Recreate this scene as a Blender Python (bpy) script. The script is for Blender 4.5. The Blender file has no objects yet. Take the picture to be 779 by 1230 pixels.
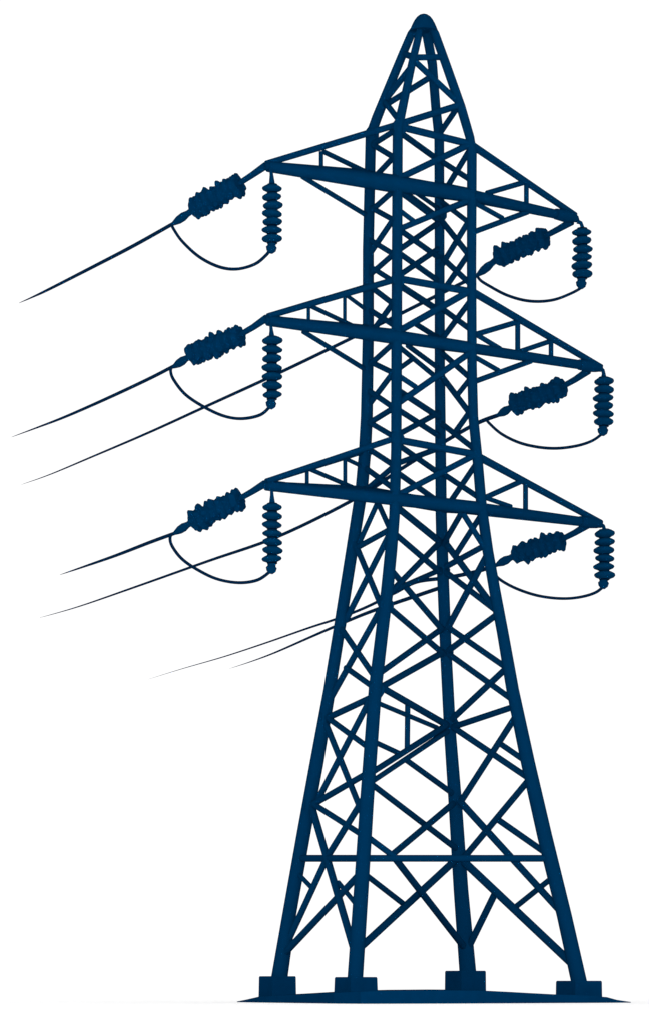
import bpy, bmesh, math, random
from mathutils import Vector, Matrix, noise
random.seed(7)
SC = bpy.context.scene
COL = SC.collection

# ------------------------------------------------------------------ camera, world, exposure
F = 3400.0            # focal length in photograph pixels (779 x 1230)
CX, HY = 389.5, 1180.0  # principal column, horizon row
D0 = 119.0            # distance of the tower axis from the camera, metres
HCAM = 0.84           # camera height above the ground
WADD = 0.9            # photograph pixels added to each member for the soft edge of a thin line
S = D0 / F            # metres per photograph pixel at the tower

cam_data = bpy.data.cameras.new("Camera")
cam = bpy.data.objects.new("Camera", cam_data)
COL.objects.link(cam)
cam.location = (0, 0, HCAM)
cam.rotation_euler = (math.pi / 2, 0, 0)
cam_data.sensor_fit = 'VERTICAL'
cam_data.sensor_height = 36.0
cam_data.lens = 36.0 * F / 1230.0
cam_data.shift_y = (HY - 615.0) / 1230.0
cam_data.clip_start = 0.5
cam_data.clip_end = 20000
SC.camera = cam

world = bpy.data.worlds.new("World")
SC.world = world
world.use_nodes = True
bg = world.node_tree.nodes["Background"]
bg.inputs[0].default_value = (1, 1, 1, 1)
bg.inputs[1].default_value = 1.07

# added fill lamp beside the camera, offsets the darkening inside the lattice
lamp_data = bpy.data.lights.new("added_front_fill", 'POINT')
lamp_data.energy = 0.6e6
lamp_data.shadow_soft_size = 0.3
lamp = bpy.data.objects.new("added_front_fill", lamp_data)
COL.objects.link(lamp)
lamp.location = (0.0, -0.3, 0.95)

SC.view_settings.view_transform = 'Standard'
SC.view_settings.look = 'None'
SC.view_settings.exposure = 0.0
SC.view_settings.gamma = 1.0

# ------------------------------------------------------------------ materials
def s2l(c):
    c /= 255.0
    return c / 12.92 if c <= 0.04045 else ((c + 0.055) / 1.055) ** 2.4

def material(name, rgb, var=0.06, scale=2.0, gain=1.0):
    m = bpy.data.materials.new(name)
    m.use_nodes = True
    nt = m.node_tree
    b = nt.nodes["Principled BSDF"]
    b.inputs["Roughness"].default_value = 1.0
    b.inputs["Specular IOR Level"].default_value = 0.0
    lin = [s2l(c) * gain for c in rgb]
    tc = nt.nodes.new("ShaderNodeTexCoord")
    nz = nt.nodes.new("ShaderNodeTexNoise")
    nz.inputs["Scale"].default_value = scale
    nz.inputs["Detail"].default_value = 5.0
    rp = nt.nodes.new("ShaderNodeValToRGB")
    rp.color_ramp.elements[0].position = 0.3
    rp.color_ramp.elements[1].position = 0.7
    rp.color_ramp.elements[0].color = [c * (1 - var) for c in lin] + [1]
    rp.color_ramp.elements[1].color = [c * (1 + var) for c in lin] + [1]
    nt.links.new(tc.outputs["Object"], nz.inputs["Vector"])
    nt.links.new(nz.outputs["Fac"], rp.inputs["Fac"])
    nt.links.new(rp.outputs["Color"], b.inputs["Base Color"])
    return m

NAVY = material("navy_painted_steel", (0, 50, 88), 0.05, 1.6, 0.49)
GLAZE = material("navy_glazed_insulator", (0, 54, 92), 0.10, 6.0, 0.47)
CORE = material("dark_navy_insulator_core", (1, 22, 46), 0.08, 6.0, 0.38)
WIRE = material("dark_navy_wire", (3, 36, 68), 0.05, 3.0, 0.48)
PAD = material("navy_concrete", (0, 49, 87), 0.06, 2.5, 0.50)
WHITE = material("white_ground", (255, 255, 255), 0.003, 0.2, 0.985)

# ------------------------------------------------------------------ helpers
def P(x, y, d):
    """photograph pixel seen at depth d -> world point"""
    return Vector(((x - CX) / F * d, d, HCAM + (HY - y) / F * d))

def link(name, bm, mat, parent=None, smooth=False):
    me = bpy.data.meshes.new(name)
    bmesh.ops.recalc_face_normals(bm, faces=bm.faces)
    bm.to_mesh(me)
    bm.free()
    me.materials.append(mat)
    if smooth or mat is NAVY:
        for p in me.polygons:
            p.use_smooth = len(p.vertices) == 4      # end caps stay flat
        at = me.attributes.new("sharp_edge", 'BOOLEAN', 'EDGE')
        ng = set()
        for p in me.polygons:
            if len(p.vertices) > 4:
                ng.update(tuple(sorted(k)) for k in p.edge_keys)
        for e in me.edges:
            at.data[e.index].value = tuple(sorted(e.vertices)) in ng
    o = bpy.data.objects.new(name, me)
    COL.objects.link(o)
    if parent is not None:
        o.parent = parent
        o.matrix_parent_inverse = parent.matrix_world.inverted()
    return o

def tag(o, label, cat, group=None):
    o["label"] = label
    o["category"] = cat
    if group:
        o["group"] = group
    return o

def empty(name, loc):
    o = bpy.data.objects.new(name, None)
    COL.objects.link(o)
    o.location = loc
    o.matrix_world = Matrix.Translation(loc)
    return o

def tube(bm, pts, rad, sides=12, flat=1.0):
    """tube along pts with a radius per point"""
    n = len(pts)
    if not isinstance(rad, (list, tuple)):
        rad = [rad] * n
    rings = []
    up = Vector((0.31, 0.12, 0.94))
    t0 = (pts[1] - pts[0]).normalized()
    side = t0.cross(up)
    if side.length < 0.1:
        side = t0.cross(Vector((1, 0, 0)))
    side.normalize()
    for i in range(n):
        a = pts[max(i - 1, 0)]
        b = pts[min(i + 1, n - 1)]
        t = (b - a).normalized()
        side = (side - t * side.dot(t)).normalized()
        nor = t.cross(side)
        ring = []
        for k in range(sides):
            an = 2 * math.pi * (k + 0.5) / sides
            ring.append(bm.verts.new(pts[i] + side * (math.cos(an) * rad[i]) + nor * (math.sin(an) * rad[i] * flat)))
        rings.append(ring)
    for i in range(n - 1):
        for k in range(sides):
            bm.faces.new((rings[i][k], rings[i][(k + 1) % sides], rings[i + 1][(k + 1) % sides], rings[i + 1][k]))
    bm.faces.new(rings[0][::-1])
    bm.faces.new(rings[-1])

def lathe(bm, centre, axis, prof, sides=24, rim=0.0, seed=0, rf=2.4):
    """profile (offset along axis, radius) turned round axis; rim roughens the edge"""
    z = axis.normalized()
    x = z.cross(Vector((0.2, 0.3, 0.93)))
    if x.length < 0.2:
        x = z.cross(Vector((1, 0, 0)))
    x.normalize()
    y = z.cross(x)
    rmax = max(p[1] for p in prof)
    rings = []
    for (h, r) in prof:
        ring = []
        for k in range(sides):
            an = 2 * math.pi * k / sides
            rr = r
            if rim:
                w = (r / rmax) ** 2
                rr = r * (1 + rim * w * noise.noise(Vector((math.cos(an) * rf + seed * 3.1, math.sin(an) * rf, seed * 1.7))))
            ring.append(bm.verts.new(centre + z * h + x * (math.cos(an) * rr) + y * (math.sin(an) * rr)))
        rings.append(ring)
    for i in range(len(rings) - 1):
        for k in range(sides):
            bm.faces.new((rings[i][k], rings[i][(k + 1) % sides], rings[i + 1][(k + 1) % sides], rings[i + 1][k]))
    bm.faces.new(rings[0][::-1])
    bm.faces.new(rings[-1])

def smooth_path(pts, n=6):
    """Catmull-Rom through 3-D points"""
    out = []
    for i in range(len(pts) - 1):
        p0 = pts[max(i - 1, 0)]; p1 = pts[i]; p2 = pts[i + 1]; p3 = pts[min(i + 2, len(pts) - 1)]
        for k in range(n):
            t = k / n
            out.append(0.5 * ((2 * p1) + (p2 - p0) * t + (2 * p0 - 5 * p1 + 4 * p2 - p3) * t * t + (3 * p1 - p0 - 3 * p2 + p3) * t ** 3))
    out.append(pts[-1])
    return out

# ------------------------------------------------------------------ ground
bm = bmesh.new()
R = 6000.0
vs = [bm.verts.new(v) for v in ((-R, -200, 0), (R, -200, 0), (R, 9000, 0), (-R, 9000, 0))]
bm.faces.new(vs)
ground = link("ground", bm, WHITE)
ground["kind"] = "structure"

# ------------------------------------------------------------------ the four legs (row, column, apparent width)
LEGS = {
    'A': [(27, 503, 6), (41, 493.3, 7.4), (64, 483.5, 7.8), (103, 467.5, 8.4), (141, 452.3, 9.5), (162, 444.8, 11.2), (300, 441.8, 11.7),
          (400, 441.8, 12), (500, 440, 12.8), (545, 437.7, 13.2), (590, 433.7, 13.4), (660, 422.5, 12.8), (760, 406.6, 12.8),
          (830, 395.3, 13.2), (917, 380, 15), (1000, 364.8, 15), (1096, 347.8, 15), (1178, 335, 18)],
    'B': [(27, 506, 5), (41, 502.6, 6.4), (77, 494, 7.2), (110, 487, 7.6), (140, 480.5, 8.8), (158, 477, 10.8), (400, 475.8, 11.5),
          (540, 475.3, 11.2), (620, 473.2, 11.4), (660, 469.3, 13), (710, 464.4, 13.4), (760, 458.2, 13.6), (829, 450, 14.2),
          (961, 440.3, 15), (1070, 433.2, 16), (1178, 426, 17)],
    'C': [(27, 510, 6), (41, 512, 8.8), (77, 518.6, 8.8), (128, 522.6, 8.6), (165, 526.8, 10.2), (300, 527.2, 10.2), (440, 527.5, 10.8),
          (620, 529.2, 11.8), (690, 531.2, 12.4), (783, 534.8, 12.2), (880, 539.8, 12.6), (961, 545.8, 14.2), (1070, 553, 15.6), (1172, 561.5, 18)],
    'D': [(27, 514.5, 6), (41, 521.8, 8.2), (77, 534.8, 8.4), (128, 552.7, 8.8), (165, 563.6, 9.4), (182, 566, 10.2), (320, 565.6, 9.8),
          (440, 566.2, 10), (500, 567.6, 10.4), (554, 573, 10.8), (608, 577.6, 11.2), (662, 585.2, 11.4), (710, 593.6, 12),
          (760, 603, 12.2), (829, 615, 13.4), (917, 633.5, 15), (1005, 653.6, 16), (1100, 677, 16), (1183, 695.5, 17)],
}
KD = {'A': 0.10, 'B': -0.36, 'C': 0.36, 'D': -0.10}    # corner depths in plan widths; plan flattened to even the brace shading

def lerp_tab(tab, y, j):
    if y <= tab[0][0]:
        return tab[0][j]
    for a, b in zip(tab, tab[1:]):
        if y <= b[0]:
            t = (y - a[0]) / (b[0] - a[0])
            return a[j] + (b[j] - a[j]) * t
    return tab[-1][j]

def legx(L, y):
    return lerp_tab(LEGS[L], y, 1)

def legdepth(L, y):
    w = (legx('D', y) - legx('A', y)) * S
    return D0 + KD[L] * w

def legpt(L, y):
    return P(legx(L, y), y, legdepth(L, y))

YAW = math.radians(31)
tower = empty("electricity_pylon", (P(512, 1204, D0).x, D0, 0.0))
tag(tower, "tall navy lattice steel pylon with three crossarms and a pointed peak", "pylon")

for L in 'ABCD':
    bm = bmesh.new()
    pts = [legpt(L, r[0]) for r in LEGS[L]]
    rad = [(r[2] + WADD + (1.0 if r[0] < 150 else 0)) * 0.5 * 1.08 * legdepth(L, r[0]) / F for r in LEGS[L]]
    tube(bm, pts, rad, 14)
    link("leg", bm, NAVY, tower)

# peak cap: a rounded steel hood that closes the four legs
bm = bmesh.new()
capc = P(508.3, 40, D0)
prof = [(38.5, 17.1), (36.5, 16.7), (33, 15.4), (28, 13.2), (24, 11.0), (20.5, 8.2), (18.2, 5.2), (17, 2.2), (16.7, 0.6)]
lathe(bm, Vector((P(508.3, 40, D0).x, D0, P(508, 40, D0).z)), Vector((0, 0, 1)), [((40 - y) * S, r * S) for y, r in prof], 28)
link("peak_cap", bm, NAVY, tower, True)

# footings
def footing(L, x0, x1, ytop, flare):
    d = legdepth(L, 1180)
    xc = 0.5 * (x0 + x1)
    s = (x1 - x0) * d / F / 1.372 * 0.5
    top = P(xc, ytop, d)
    bm = bmesh.new()
    h = top.z
    c, sn = math.cos(YAW), math.sin(YAW)
    quads = []
    for z, k in ((0.01, flare), (h * 0.45, 1.0 + (flare - 1) * 0.4), (h - 0.05, 1.0), (h, 0.965)):
        ring = []
        for sx, sy in ((-1, -1), (1, -1), (1, 1), (-1, 1)):
            lx, ly = sx * s * k, sy * s * k
            ring.append(bm.verts.new((top.x + lx * c - ly * sn, d + lx * sn + ly * c, z)))
        quads.append(ring)
    for a, b in zip(quads, quads[1:]):
        for k in range(4):
            bm.faces.new((a[k], a[(k + 1) % 4], b[(k + 1) % 4], b[k]))
    bm.faces.new(quads[0][::-1]); bm.faces.new(quads[-1])
    link("footing", bm, PAD, tower)

footing('A', 311, 355.5, 1172.5, 1.03)
footing('B', 401.5, 452.5, 1173.5, 1.06)
footing('C', 534, 582.5, 1166, 1.02)
footing('D', 667.5, 721.5, 1178, 1.02)

# ------------------------------------------------------------------ bars
BARS = []       # resolved bars: (px0, px1, depth0, depth1) for hanging further bars on

def pdist(p, a, b):
    ax, ay = a; bx, by = b
    l2 = (bx - ax) ** 2 + (by - ay) ** 2
    t = max(0, min(1, ((p[0] - ax) * (bx - ax) + (p[1] - ay) * (by - ay)) / l2))
    return math.hypot(p[0] - ax - t * (bx - ax), p[1] - ay - t * (by - ay)), t

def snap(p, q, legs):
    """carry the end p of bar q->p to the axis of the leg it meets; returns pixel and depth, or None"""
    best = None
    for L in legs:
        dx = abs(p[0] - legx(L, p[1]))
        if best is None or dx < best[0]:
            best = (dx, L)
    if best is None or best[0] > 13:
        return None
    L = best[1]
    ux, uy = p[0] - q[0], p[1] - q[1]
    n = math.hypot(ux, uy); ux /= n; uy /= n
    bt, bv = 0, abs(p[0] - legx(L, p[1]))
    for k in range(-8, 29):
        t = k * 0.5
        v = abs(p[0] + ux * t - legx(L, p[1] + uy * t))
        if v < bv - 1e-6:
            bt, bv = t, v
    e = (p[0] + ux * bt, p[1] + uy * bt)
    return e, legdepth(L, e[1])

def on_bar(p, pool):
    best = None
    for (a, b, da, db) in pool:
        d, t = pdist(p, a, b)
        if best is None or d < best[0] - 0.5:
            best = (d, da + (db - da) * t)
    return best[1]

def bar_mesh(a, b, da, db, w0, w1=None):
    w1 = w0 if w1 is None else w1
    w0 += WADD; w1 += WADD
    bm = bmesh.new()
    tube(bm, [P(a[0], a[1], da), P(b[0], b[1], db)], [w0 * 0.5 * da / F * 1.03, w1 * 0.5 * db / F * 1.03], 12)
    return bm

# ------------------------------------------------------------------ crossarms
def px(o, s, *pts):
    return [(o[0] + x / s, o[1] + y / s) for x, y in pts]

ARMS = [
    dict(beam=dict(A=(442, 214.5), B=(476, 221), C=(527, 228.5), D=(566, 235)), tl=(322, 200), tr=(689, 262), dl=-3.95, dr=3.85,
         wl=(13, 22), wm=(18.5, 16), wr=(14.5, 10),
         topl=[(320, 196.5), (444, 159), (477, 149.5)], topr=[(567, 175), (690, 258.5)], plat=[(477, 151.5), (566, 173.5)],
         left=[((385.6, 182), (385.6, 200), 4.5), ((388, 182), (438, 206), 5), ((363, 212), (438, 257.5), 5)],
         right=[((631.4, 219), (631.4, 246), 5), ((584, 232), (627, 219.5), 5.5), ((570, 278), (633, 254.5), 5.6), ((572, 245), (602.6, 262), 5)]),
    dict(beam=dict(A=(441.5, 399), B=(476, 404.5), C=(527, 412.5), D=(566, 418)), tl=(322, 385), tr=(718, 441.5), dl=-3.95, dr=4.5,
         wl=(13, 18.5), wm=(15, 13.5), wr=(13, 11),
         topl=[(322, 379.8), (444, 343.5), (477, 335)], topr=[(566, 350), (721, 441)], plat=[(477, 334.5), (566, 350.5)],
         left=[((370.5, 366), (370.5, 388), 3.6), ((413.6, 353), (413.6, 392), 3.6), ((373, 367.5), (430, 394.5), 4.5), ((415, 354), (438, 371), 4), ((364, 398), (438, 443.5), 5)],
         right=[((621, 384), (621, 424), 5.4), ((661, 408), (661, 430), 5), ((571, 401.5), (618, 387.5), 5.6), ((571, 401.5), (600, 419), 5.2),
                ((624, 422), (658, 410.5), 5), ((570, 458), (637, 433.5), 5.6), ((570, 429), (598, 445), 5)]),
    dict(beam=dict(A=(434, 591), B=(474, 599.5), C=(529, 607.5), D=(577, 610.5)), tl=(320, 583.5), tr=(718, 629), dl=-3.95, dr=4.5,
         wl=(12, 16), wm=(15.5, 15), wr=(14, 11),
         topl=[(320, 578.3), (438, 541), (475, 526)], topr=[(573, 548), (721, 628)], plat=[(475, 528), (572, 546)],
         left=[((368.7, 563), (368.7, 584), 4), ((414, 550), (414, 588), 4), ((371, 563), (427, 587), 4.5), ((417, 552), (434, 560), 4)],
         right=[((630.4, 577), (630.4, 612), 5.2), ((580, 598.5), (629, 576.5), 5.6), ((580, 597), (613, 608.5), 4.6)]),
]
TIPS = []
for arm in ARMS:
    b = arm['beam']
    dep = {L: legdepth(L, b[L][1]) for L in 'ABCD'}
    dl, dr = D0 + arm['dl'], D0 + arm['dr']
    TIPS.append((dl, dr))
    # girder through the tower body
    bm = bmesh.new()
    for s, e in (('B', 'D'), ('A', 'C'), ('A', 'B'), ('C', 'D')):
        w0, w1 = arm['wm'][0] + WADD, arm['wm'][1] + WADD
        tube(bm, [P(*b[s], dep[s]), P(*b[e], dep[e])], [w0 * .5 * dep[s] / F, w1 * .5 * dep[e] / F], 8)
    link("girder", bm, NAVY, tower)
    # left arm
    bm = bmesh.new()
    for L in 'AB':
        wt, wb = arm['wl']
        q = b[L]
        tube(bm, [P(*arm['tl'], dl), P(*q, dep[L])], [wt * .5 * dl / F, wb * .5 * dep[L] / F], 8)
    la = link("crossarm", bm, NAVY, tower)
    poolL = [(arm['tl'], b['A'], dl, dep['A'])]
    ta = arm['topl']
    for L, e in (('A', ta[1]), ('B', ta[2])):
        de = legdepth(L, e[1])
        link("top_chord", bar_mesh(ta[0], e, dl, de, 6.4, 6.6), NAVY, la)
        if L == 'A':
            poolL.append((ta[0], e, dl, de))
    for p, q, w in arm['left']:
        r = snap(q, p, 'A') if q[0] > 425 and abs(q[0] - legx('A', q[1])) < 8 else None
        e, de = r if r else (q, on_bar(q, poolL))
        link("strut", bar_mesh(p, e, on_bar(p, poolL), de, w), NAVY, la)
    # right arm
    bm = bmesh.new()
    for L in 'CD':
        wb, wt = arm['wr']
        tube(bm, [P(*b[L], dep[L]), P(*arm['tr'], dr)], [wb * .5 * dep[L] / F, wt * .5 * dr / F], 8)
    lr = link("crossarm", bm, NAVY, tower)
    poolR = [(b['D'], arm['tr'], dep['D'], dr)]
    tr = arm['topr']
    dd = legdepth('D', tr[0][1])
    link("top_chord", bar_mesh(tr[0], tr[1], dd, dr, 8.2, 6.4), NAVY, lr)
    poolR.append((tr[0], tr[1], dd, dr))
    for p, q, w in arm['right']:
        r = snap(p, q, 'D') if abs(p[0] - legx('D', p[1])) < 10 else None
        s, ds = r if r else (p, on_bar(p, poolR))
        link("strut", bar_mesh(s, q, ds, on_bar(q, poolR), w), NAVY, lr)
    # edge member of the platform on the near right-hand face
    pl = arm['plat']
    bm = bar_mesh(pl[0], pl[1], legdepth('B', pl[0][1]), legdepth('D', pl[1][1]), 7.6)
    link("platform_edge", bm, NAVY, tower)
    # tip plates, rounded lugs that carry the strings
    for (t, d, sgn, own) in ((arm['tl'], dl, -1, la), (arm['tr'], dr, 1, lr)):
        bm = bmesh.new()
        back = arm['beam']['A' if sgn < 0 else 'D']
        bd = dep['A' if sgn < 0 else 'D']
        e = P(*t, d)
        v = P(*back, bd) - e
        v.normalize()
        off = Vector((0, -0.05, -0.2 * S))
        if sgn < 0:
            tube(bm, [e - v * 2.0 * S + off, e + v * 4 * S + off, e + v * 14 * S + off, e + v * 30 * S + off], [3.4 * S, 5.4 * S, 6.6 * S, 6.2 * S], 12)
        else:
            h = Vector((1, 0, -0.55)).normalized()
            tube(bm, [e + v * 34 * S + off, e + v * 18 * S + off, e + v * 4 * S + off, e + h * 2.5 * S + off, e + h * 5 * S + Vector((0, 0, -1.2 * S))], [6.6 * S, 7.6 * S, 6.4 * S, 4.6 * S, 2.6 * S], 12)
        link("tip_plate", bm, NAVY, own, True)

# ------------------------------------------------------------------ lattice bars: (pixel, pixel, apparent width)
PEAK = [
    ((484.5, 64.5), (495, 68.5), 6.5), ((496, 69), (534, 68.5), 6.2), ((497, 73), (548, 121), 6.4), ((514, 94), (469, 122), 6.2),
    ((470, 110), (488, 87), 6.6), ((466, 128), (479, 145), 6), ((482, 148), (549, 127), 7), ((548, 130), (529, 158), 6),
]
SHAFT = [
    ((451, 171), (470, 159), 6), ((451, 176), (470, 187.5), 6), ((470, 191), (454, 208), 6), ((484, 162), (520, 188), 6.4),
    ((485, 211), (560, 175), 7), ((533, 196), (561, 214), 5.8), ((561, 184), (538, 222), 6),
    ((451, 248), (469, 232), 6), ((449.5, 251.7), (470, 263), 5.6), ((470, 266), (451, 294), 6), ((452, 293), (470, 304), 5.6),
    ((470, 307), (449.5, 325), 6), ((449.5, 323.6), (467.5, 335), 5.4),
    ((494, 228), (521, 247), 4.2), ((483, 231), (523, 261), 8.6), ((483, 255.5), (498, 267), 5), ((483, 273.5), (560.7, 241), 6.2),
    ((483, 278.6), (521, 305.6), 6), ((481.6, 298), (522.7, 269.7), 6), ((483, 307), (521, 334), 6), ((480, 330), (521, 302), 6),
    ((532, 268), (560.7, 304), 6.2), ((560.7, 268), (534, 312), 6), ((534, 313), (563, 340), 6), ((560.7, 307), (538, 340), 6),
    ((532, 244), (560.7, 266), 5.4), ((524, 256), (561, 242), 7),
    ((449.5, 348), (470, 363.6), 6), ((448, 375), (470, 389), 6), ((470, 366), (449.5, 394.5), 6), ((484, 345.7), (520, 369), 7),
    ((484, 394.5), (560.7, 351), 7.4), ((497, 388), (521, 403), 5.6), ((533, 372.6), (560.7, 393), 6), ((560.7, 366), (533, 403.4), 6),
    ((448, 434), (469, 415), 6), ((449.5, 437), (470, 447), 5.8), ((469, 451), (451, 475), 6), ((451, 475), (470, 488), 6),
    ((469, 492), (448, 505), 6), ((448, 510), (470, 523), 5.8),
    ((483, 420), (519, 449.6), 5.2), ((489, 415), (523, 440), 5.2), ((481.6, 440.7), (495, 431), 5), ((481.6, 453.5), (499, 465), 5.4),
    ((483, 480.5), (560.7, 426), 6.8), ((487, 475), (522.7, 498.4), 6.6), ((481.6, 494.6), (521, 520), 6), ((483, 519), (520, 499), 6),
    ((533, 426.5), (560.7, 451), 6), ((533, 456), (561, 493), 6.2), ((548, 475), (560.7, 459), 5.4), ((561, 498), (546, 519), 6),
    ((532.6, 511), (563.6, 535), 6),
    ((450.4, 544.5), (469, 556.6), 6), ((469, 563), (445, 583.6), 6), ((443.7, 566), (468, 583.6), 6), ((483, 538), (523, 566), 6),
    ((481, 555), (522, 540), 6), ((480, 570), (518, 597), 6), ((483, 591.6), (566, 548.5), 6.6), ((535, 571.4), (569, 594), 6), ((566, 564.7), (540, 603), 6),
]
SKIRT = [
    ((431.5, 656), (465, 637.5), 6), ((452, 606), (431.5, 651), 5.4), ((454.5, 606), (468, 636), 5.6), ((430, 662), (455, 722), 6.4),
    ((464, 648), (421, 733), 6.4), ((481, 613), (523, 647), 7.4), ((476, 643), (524.6, 684.6), 6.4), ((523, 656), (478, 702), 6.4),
    ((535, 648), (553, 617), 6), ((577, 657.7), (535, 680.6), 6.2), ((572, 626.7), (547.5, 665), 6), ((555.5, 617), (577, 651), 6),
    ((524.6, 686), (478.7, 706), 5.4), ((535, 653), (592, 729), 7), ((536.7, 688.7), (592, 731), 6.4), ((581, 672.5), (540, 749), 7),
    ((473, 689), (526, 751), 6.6), ((469, 731.6), (528, 782), 6.4), ((538, 754), (606, 801), 6.4), ((593.6, 740), (540, 780), 6.8),
    ((529, 785), (458, 825), 7), ((529, 756), (462, 804), 6.4), ((540, 787), (614, 840), 6.4), ((607, 803), (543, 863), 7),
    ((547, 872), (616, 849), 6.6), ((415, 763), (446, 808), 6.4), ((453, 738.5), (404, 826), 6.6), ((415, 802), (444.5, 823), 6),
    ((398, 860), (443, 839), 6.8), ((460, 827), (531, 868), 7.2), ((457, 846), (524, 874), 4.8), ((442.6, 843), (381.5, 961), 6.6),
    ((397, 865), (438, 895), 6), ((451, 892), (480, 905.5), 5.4), ((394.6, 878), (431.7, 969.7), 6.6), ((381.5, 963), (434, 932.6), 6.6),
    ((449, 926), (534, 872), 6.4), ((449, 937), (534, 880), 5.6), ((486, 912), (538.6, 950), 6), ((448, 943.5), (543, 1016), 6.4),
    ((379, 967.5), (430, 1000), 6.2), ((438, 1003), (473, 1029), 6.4), ((377, 978), (420, 1125), 8), ((429.5, 970), (393, 1029), 7), ((393, 1029), (350, 1122), 6.8),
    ((541, 967.5), (470, 1027), 6.8), ((547, 876), (634.6, 935), 6.8), ((617, 863), (554, 961), 6.8), ((601, 894), (630, 914), 6.2),
    ((554, 965), (668, 1090), 7.6), ((632.5, 939), (560, 1026), 7), ((598, 985), (651, 1022), 6.8),
    ((473, 1030), (550, 1129), 7.6), ((543, 1036), (437, 1134), 8), ((441.7, 1053), (483, 1085), 6), ((348.6, 1138), (424, 1058), 7.6),
    ((363, 1054.6), (375, 1067), 4.8), ((406, 1060), (423, 1081), 5), ((561.7, 1040), (683.5, 1155), 9), ((566.7, 1128.5), (593.4, 1074), 7.4),
    ((619, 1089), (659, 1057), 6),
]

jobs = [(b, "peak_brace") for b in PEAK] + [(b, "lattice_bar") for b in SHAFT] + [(b, "diagonal_brace") for b in SKIRT]
# horizontal ties on the two near faces
for s, e in ((('A', (364, 1031)), ('B', (436, 1031))), (('B', (436, 1031)), ('D', (659, 1031)))):
    (L0, p0), (L1, p1) = s, e
    a, b_ = (legx(L0, p0[1]), p0[1]), (legx(L1, p1[1]), p1[1])
    d_a, d_b = legdepth(L0, p0[1]), legdepth(L1, p1[1])
    link("horizontal_tie", bar_mesh(a, b_, d_a, d_b, 7.4), NAVY, tower)
    BARS.append((a, b_, d_a, d_b))
pending = []
for (p, q, w), kind in jobs:
    r0, r1 = snap(p, q, 'ABCD'), snap(q, p, 'ABCD')
    if r0 and r1:
        BARS.append((r0[0], r1[0], r0[1], r1[1]))
        link(kind, bar_mesh(r0[0], r1[0], r0[1], r1[1], w), NAVY, tower)
    else:
        pending.append((p, q, w, r0, r1, kind))
for arm in ARMS:
    b = arm['beam']
    BARS.append((b['B'], b['D'], legdepth('B', b['B'][1]), legdepth('D', b['D'][1])))
    BARS.append((b['A'], b['B'], legdepth('A', b['A'][1]), legdepth('B', b['B'][1])))
for p, q, w, r0, r1, kind in pending:
    e0 = r0 if r0 else (p, on_bar(p, BARS))
    e1 = r1 if r1 else (q, on_bar(q, BARS))
    BARS.append((e0[0], e1[0], e0[1], e1[1]))
    link(kind, bar_mesh(e0[0], e1[0], e0[1], e1[1], w), NAVY, tower)
# the framed upright inside the wide panel
a, b_ = (489, 846), (488.4, 900)
link("upright", bar_mesh(a, b_, on_bar(a, BARS), on_bar(b_, BARS), 5.6), NAVY, tower)

# gusset plates bolted on the legs at the busiest joints, lying in the near right-hand face
fn = Vector((math.sin(YAW), -math.cos(YAW), 0))
for L, y, r in (('A', 161, 9), ('B', 153, 10), ('B', 222, 10.5), ('C', 258, 8.5), ('A', 345, 8.5), ('B', 336, 9.5), ('B', 404, 10),
                ('A', 541, 9), ('B', 527, 9.5), ('B', 600, 10.5), ('A', 592, 10.5), ('C', 651, 8.5), ('C', 686, 8.5), ('B', 727, 10), ('C', 755, 9), ('C', 783, 9),
                ('B', 829, 11), ('C', 871, 11.5), ('C', 962, 10.5), ('C', 1031, 12.5), ('A', 862, 9), ('A', 968, 10.5)):
    d = legdepth(L, y)
    bm = bmesh.new()
    rr = r * d / F
    lathe(bm, legpt(L, y) + fn * 0.12, fn, [(-.09, rr * .94), (-.06, rr), (.02, rr), (.05, rr * .94)], 10)
    link("gusset_plate", bm, NAVY, tower)

# ------------------------------------------------------------------ ground pad under the footings
bm = bmesh.new()
# column, top row, front offset, back offset (metres from the tower axis)
PADP = [(285, 1203.4, 1.2, 1.8), (297, 1200.6, 0.2, 2.6), (312, 1197.2, -1.0, 3.4), (340, 1195.6, -2.8, 4.0), (370, 1194.2, -4.8, 4.6), (400, 1192.6, -6.8, 5.2),
        (430, 1191, -8.0, 5.8), (470, 1190, -7.6, 6.8), (520, 1189.6, -6.9, 8.0), (560, 1189.8, -6.2, 8.4), (600, 1191.4, -5.4, 7.0), (640, 1193.6, -4.4, 4.6),
        (670, 1195, -3.7, 2.6), (700, 1196, -3.2, 1.2), (724, 1197.6, -2.6, 0.2), (738, 1201, -2.2, -0.6), (756, 1204.6, -1.8, -1.2)]
rows = []
for x, yt, f0, f1 in PADP:
    mid = D0 + 0.5 * (f0 + f1)
    X = (x - CX) / F * mid
    top = max(0.03, HCAM - (yt - HY) / F * (D0 + f0))
    ring = []
    n = 6
    for k in range(n + 1):
        t = k / n
        yy = D0 + f0 + (f1 - f0) * t
        ring.append(bm.verts.new((X, yy, top * (1 + 0.03 * noise.noise(Vector((X * .7, yy * .7, 3)))) if 0 < k < n else top)))
    ring.append(bm.verts.new((X, D0 + f1, 0.004)))
    ring.append(bm.verts.new((X, D0 + f0, 0.004)))
    rows.append(ring)
for r0, r1 in zip(rows, rows[1:]):
    m = len(r0)
    for k in range(m):
        bm.faces.new((r0[k], r0[(k + 1) % m], r1[(k + 1) % m], r1[k]))
bm.faces.new(rows[0][::-1]); bm.faces.new(rows[-1])
pad = link("ground_pad", bm, PAD)
tag(pad, "low dark navy pad with pointed ends lying beneath the pylon footings", "base pad")

# ------------------------------------------------------------------ insulators, jumpers, conductors
VX, VD = -0.75, 0.66      # plan direction of the line leaving to the left and away

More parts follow.
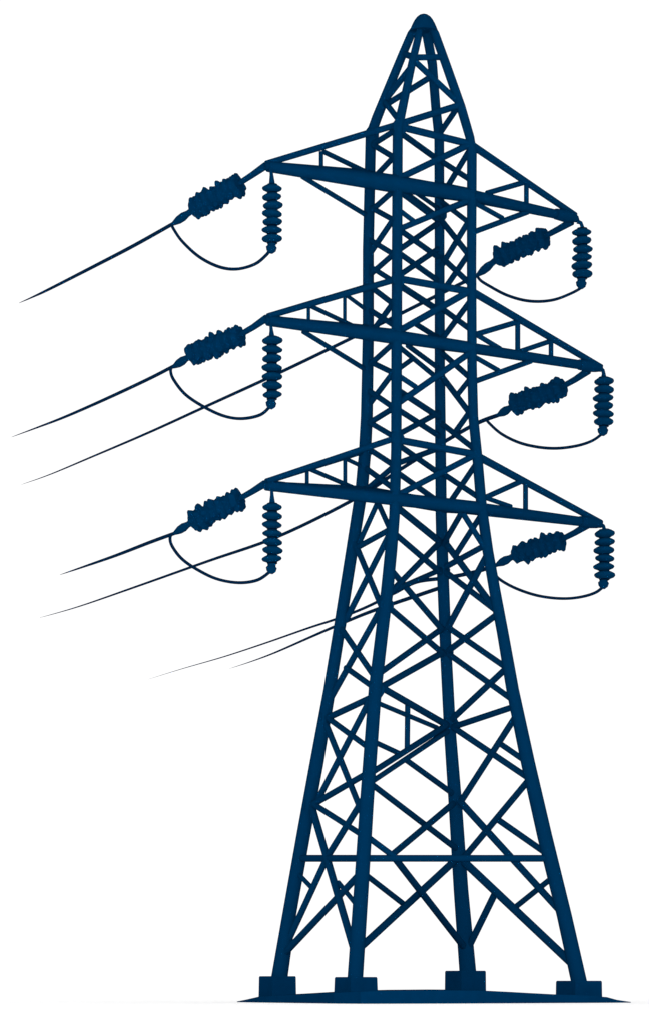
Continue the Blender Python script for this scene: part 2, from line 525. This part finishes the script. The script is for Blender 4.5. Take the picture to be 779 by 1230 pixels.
def along(x, x0, d0):
    """depth on the plan line through column x0 at depth d0 where it is seen at column x"""
    X0 = (x0 - CX) / F * d0
    xp = (x - CX) / F
    t = (X0 - xp * d0) / (-VX + VD * xp)
    return d0 + VD * t

LEVEL = ("top", "middle", "bottom")
SUSP = [  # side, level, tip hang point, column, disc rows, fitting row
    ("left", 0, (325.4, 204), 327, [226.4, 236.6, 246.8, 256.6, 266.4, 276.2, 286.6], 298),
    ("left", 1, (325.4, 391), 326.6, [409, 419.6, 430.6, 441.8, 452.4, 463, 474], 485),
    ("left", 2, (326.4, 589), 327, [609.4, 620, 630.4, 640.6, 651, 661, 671.2], 683),
    ("right", 0, (692.5, 266), 698.4, [279, 289.2, 299.4, 309.2, 319, 329], 340.5),
    ("right", 1, (720.5, 443), 724.3, [458, 468, 478, 487.6, 496.8, 506.4], 517),
    ("right", 2, (720.5, 630), 725, [641, 651, 661, 670.7, 680.7, 690.8], 701),
]
susp_end = {}
for side, lv, hp, xc, rows_, fit in SUSP:
    d = TIPS[lv][0 if side == "left" else 1]
    s = d / F
    root = empty("suspension_insulator", P(xc, fit, d))
    tag(root, "upright string of %s round discs hanging from the %s tip of the %s crossarm" % ("seven" if side == "left" else "six", side, LEVEL[lv]),
        "insulator", "upright insulator strings at the crossarm tips")
    bm = bmesh.new()
    stem = [P(hp[0], hp[1], d)]
    if side == "right":
        stem += [P(hp[0] + (xc - hp[0]) * .75, hp[1] + 1.8, d), P(xc, hp[1] + 6, d)]
    else:
        stem += [P((hp[0] + xc) / 2, hp[1] + 6, d)]
    stem.append(P(xc, rows_[0], d))
    tube(bm, stem, [2.0 * s if side == "left" else 2.8 * s] + [2.4 * s] * (len(stem) - 2) + [4.6 * s], 10)
    link("hanger", bm, NAVY, root, True)
    bm = bmesh.new()
    tube(bm, [P(xc, rows_[0] - 5, d), P(xc, rows_[-1] + 6, d)], 6.2 * s, 14)
    link("core", bm, CORE, root, True)
    for i, y in enumerate(rows_):
        bm = bmesh.new()
        rr = (10.9 + random.uniform(-.5, .6)) * s
        hh = (3.9 + random.uniform(-.2, .3)) * s
        ax = Vector((random.uniform(-.09, .09), random.uniform(-.09, .09), 1))
        rr += 1.3 * s; hh += random.uniform(0.2, 0.8) * s
        lathe(bm, P(xc + random.uniform(-.8, .8), y, d), ax,
              [(-hh * 1.1, rr * .48), (-hh * .85, rr * .62), (-hh * .5, rr * .9), (-hh * .1, rr), (hh * .3, rr * .97), (hh * .75, rr * .72), (hh * 1.1, rr * .45)], 28, .03, i + lv * 9)
        link("disc", bm, GLAZE, root, True)
    bm = bmesh.new()
    tube(bm, [P(xc - .4, rows_[-1] + 4, d), P(xc - .8, fit - 3, d), P(xc - 1, fit - 1, d), P(xc - 1.4, fit + 3, d), P(xc - 2.2, fit + 6, d)],
         [5.4 * s, 5.0 * s, 6.8 * s, 5.8 * s, 2.8 * s], 12)
    link("clamp", bm, NAVY, root, True)
    susp_end[(side, lv)] = (xc, fit + 4, d)

TENS = [  # side, level, rod start, body start, body end, clamp end, half width
    ("left", 0, (319, 199), (289.5, 219.5), (231, 252.5), (207, 269.5), 13.4),
    ("left", 1, (320, 382), (291, 402), (228, 427), (208, 441), 12.8),
    ("left", 2, (318, 581), (290, 598.5), (230, 627), (209, 641), 12.8),
    ("right", 0, (686, 266), (656, 283), (595, 311), (572, 331), 12.0),
    ("right", 1, (706, 445), (677, 464.5), (614, 488), (597, 499), 12.2),
    ("right", 2, (706, 630), (676, 648), (616, 667.5), (595, 679), 11.6),
]
tens_end = {}
for side, lv, rs, b0, b1, ce, hw in TENS:
    dt = TIPS[lv][0 if side == "left" else 1]
    D = lambda x: along(x, rs[0], dt)
    p0, p1 = P(*b0, D(b0[0])), P(*b1, D(b1[0]))
    axis = p1 - p0
    ln = axis.length
    ax = axis.normalized()
    s = D(b0[0]) / F
    root = empty("strain_insulator", P(*rs, dt))
    tag(root, "slanting ribbed insulator pulling down and left from the %s tip of the %s crossarm" % (side, LEVEL[lv]),
        "insulator", "slanting strain insulators at the crossarm tips")
    bm = bmesh.new()
    tube(bm, [P(*rs, dt), P(*[(rs[k] * .45 + b0[k] * .55) for k in (0, 1)], D(rs[0] * .45 + b0[0] * .55)), p0.lerp(p1, .12)], [4.6 * s, 3.8 * s, 3.3 * s], 12)
    link("link_rod", bm, NAVY, root, True)
    n = 7
    bm = bmesh.new()
    tube(bm, [p0.lerp(p1, .07), p0.lerp(p1, .95)], hw * .86 * s, 18)
    link("core", bm, NAVY, root, True)
    foot = 0.66 * hw * .72 / math.hypot(b1[0] - b0[0], b1[1] - b0[1])
    for i in range(n):
        t = foot + (1 - 2 * foot) * i / (n - 1)
        bm = bmesh.new()
        r = (hw + .5) * s * (1.0 + random.uniform(-.06, .08))
        h = 3.3 * s
        tilt = Vector([random.uniform(-.06, .06) for _ in range(3)])
        lathe(bm, p0.lerp(p1, t), (ax + tilt), [(-h * 1.6, r * .7), (-h * .8, r * .93), (0, r), (h * .5, r * .96), (h * 1.4, r * .7)], 48, .44, i + lv * 13 + (0 if side == "left" else 57), 2.6)
        link("disc", bm, NAVY, root, True)
    c1 = P(*ce, D(ce[0]))
    bm = bmesh.new()
    q = p0.lerp(p1, .95)
    tube(bm, [q, q.lerp(c1, .3), q.lerp(c1, .5), q.lerp(c1, .72), q.lerp(c1, .9), c1], [4.2 * s, 3.9 * s, 5.4 * s, 5.0 * s, 3.2 * s, 2.0 * s], 12)
    link("clamp", bm, NAVY, root, True)
    tens_end[(side, lv)] = (ce[0], ce[1], D(ce[0]))

JUMP = {
    ("left", 0): px((180, 170), 2.782, (72, 276), (82, 296), (110, 335), (165, 385), (230, 418), (290, 426), (350, 410), (388, 380), (404, 358)),
    ("left", 1): px((180, 350), 2.782, (75, 252), (70, 266), (80, 295), (120, 345), (185, 388), (250, 417), (310, 425), (370, 412), (404, 382)),
    ("left", 2): px((180, 550), 2.782, (75, 252), (68, 268), (75, 295), (105, 335), (150, 368), (220, 403), (295, 417), (360, 408), (404, 378)),
    ("right", 0): px((550, 160), 3.895, (84, 664), (105, 690), (150, 718), (220, 755), (300, 780), (375, 787), (450, 778), (520, 752), (570, 725), (590, 702)),
    ("right", 1): px((550, 340), 3.895, (128, 636), (146, 658), (200, 705), (280, 745), (370, 767), (460, 773), (550, 762), (620, 740), (665, 710), (678, 690)),
    ("right", 2): px((550, 530), 3.895, (172, 606), (182, 637), (240, 675), (320, 708), (400, 728), (490, 736), (570, 729), (640, 708), (682, 675), (690, 660)),
}
for (side, lv), pts in JUMP.items():
    d0 = tens_end[(side, lv)][2]; d1 = susp_end[(side, lv)][2]
    x0, x1 = pts[0][0], pts[-1][0]
    if side == "right":
        d0 = along(pts[0][0], TENS[3 + lv][2][0], TIPS[lv][1])
    path = smooth_path([P(x, y, d0 + (d1 - d0) * min(1, max(0, (x - x0) / (x1 - x0)))) for x, y in pts], 6)
    bm = bmesh.new()
    tube(bm, path, 1.95 * D0 / F, 8)
    o = link("jumper_wire", bm, WIRE, None, True)
    tag(o, "slack navy wire loop under the %s end of the %s crossarm, joining its two insulators" % (side, LEVEL[lv]), "jumper wire", "jumper loops at the crossarm tips")

def conductor(pts, r0, r1, d0, label, pw=2.6):
    x0 = pts[0][0]
    path = smooth_path([P(x, y, along(x, x0, d0)) for x, y in pts], 8)
    n = len(path)
    bm = bmesh.new()
    rad = []
    for i, p in enumerate(path):
        t = i / (n - 1)
        rad.append((r0 + 0.4 + (r1 * .6 - r0 - 0.4) * t ** pw) * p.y / F)
    tube(bm, path, rad, 8)
    o = link("conductor_wire", bm, WIRE, None, True)
    tag(o, label, "power line", "power lines running off to the left")

conductor([(208, 268.6), (160, 295.5), (110, 321.5), (60, 347), (40, 356.5), (23, 364)], 2.0, .28, tens_end[("left", 0)][2],
          "highest of the thin wires, running from the top left slanting insulator")
conductor([(209, 439.5), (180, 454.5), (130, 478), (80, 500), (45, 513.5), (14, 525)], 1.9, .24, tens_end[("left", 1)][2],
          "thin wire running left from the slanting insulator on the middle left crossarm tip")
conductor([(210, 640.5), (180, 651.5), (140, 667), (100, 681), (72, 690.5)], 1.9, .26, tens_end[("left", 2)][2],
          "short thin wire running left from the slanting insulator on the bottom left crossarm tip")
conductor([(573, 330.5), (548, 343), (500, 367), (427, 403.5), (335, 448), (250, 487), (180, 519), (110, 549), (60, 570), (26, 582)], 2.0, .2, tens_end[("right", 0)][2],
          "long thin wire passing behind the tower just under the middle left crossarm")
conductor([(598, 498.5), (572, 508.5), (534, 530), (480, 564), (428, 598), (335, 644), (250, 674), (160, 706), (95, 728.5), (48, 742)], 2.2, .2, tens_end[("right", 1)][2],
          "long thin wire passing behind the tower just under the bottom left crossarm")
conductor([(596, 678.5), (570, 687), (535, 694), (500, 699), (474, 712), (440, 729), (405, 743), (370, 754.5), (320, 772), (270, 788.5), (220, 803), (178, 816)], 2.2, .12, tens_end[("right", 2)][2],
          "lowest pair of wires below the arms, the upper and longer one", 1.5)
conductor([(531, 705), (500, 715.5), (469, 726), (436, 738), (403, 752), (370, 766.5), (330, 784), (302, 794.5), (276, 803)], 2.1, .16, legdepth('C', 705),
          "lowest pair of wires below the arms, the lower and shorter one", 1.9)
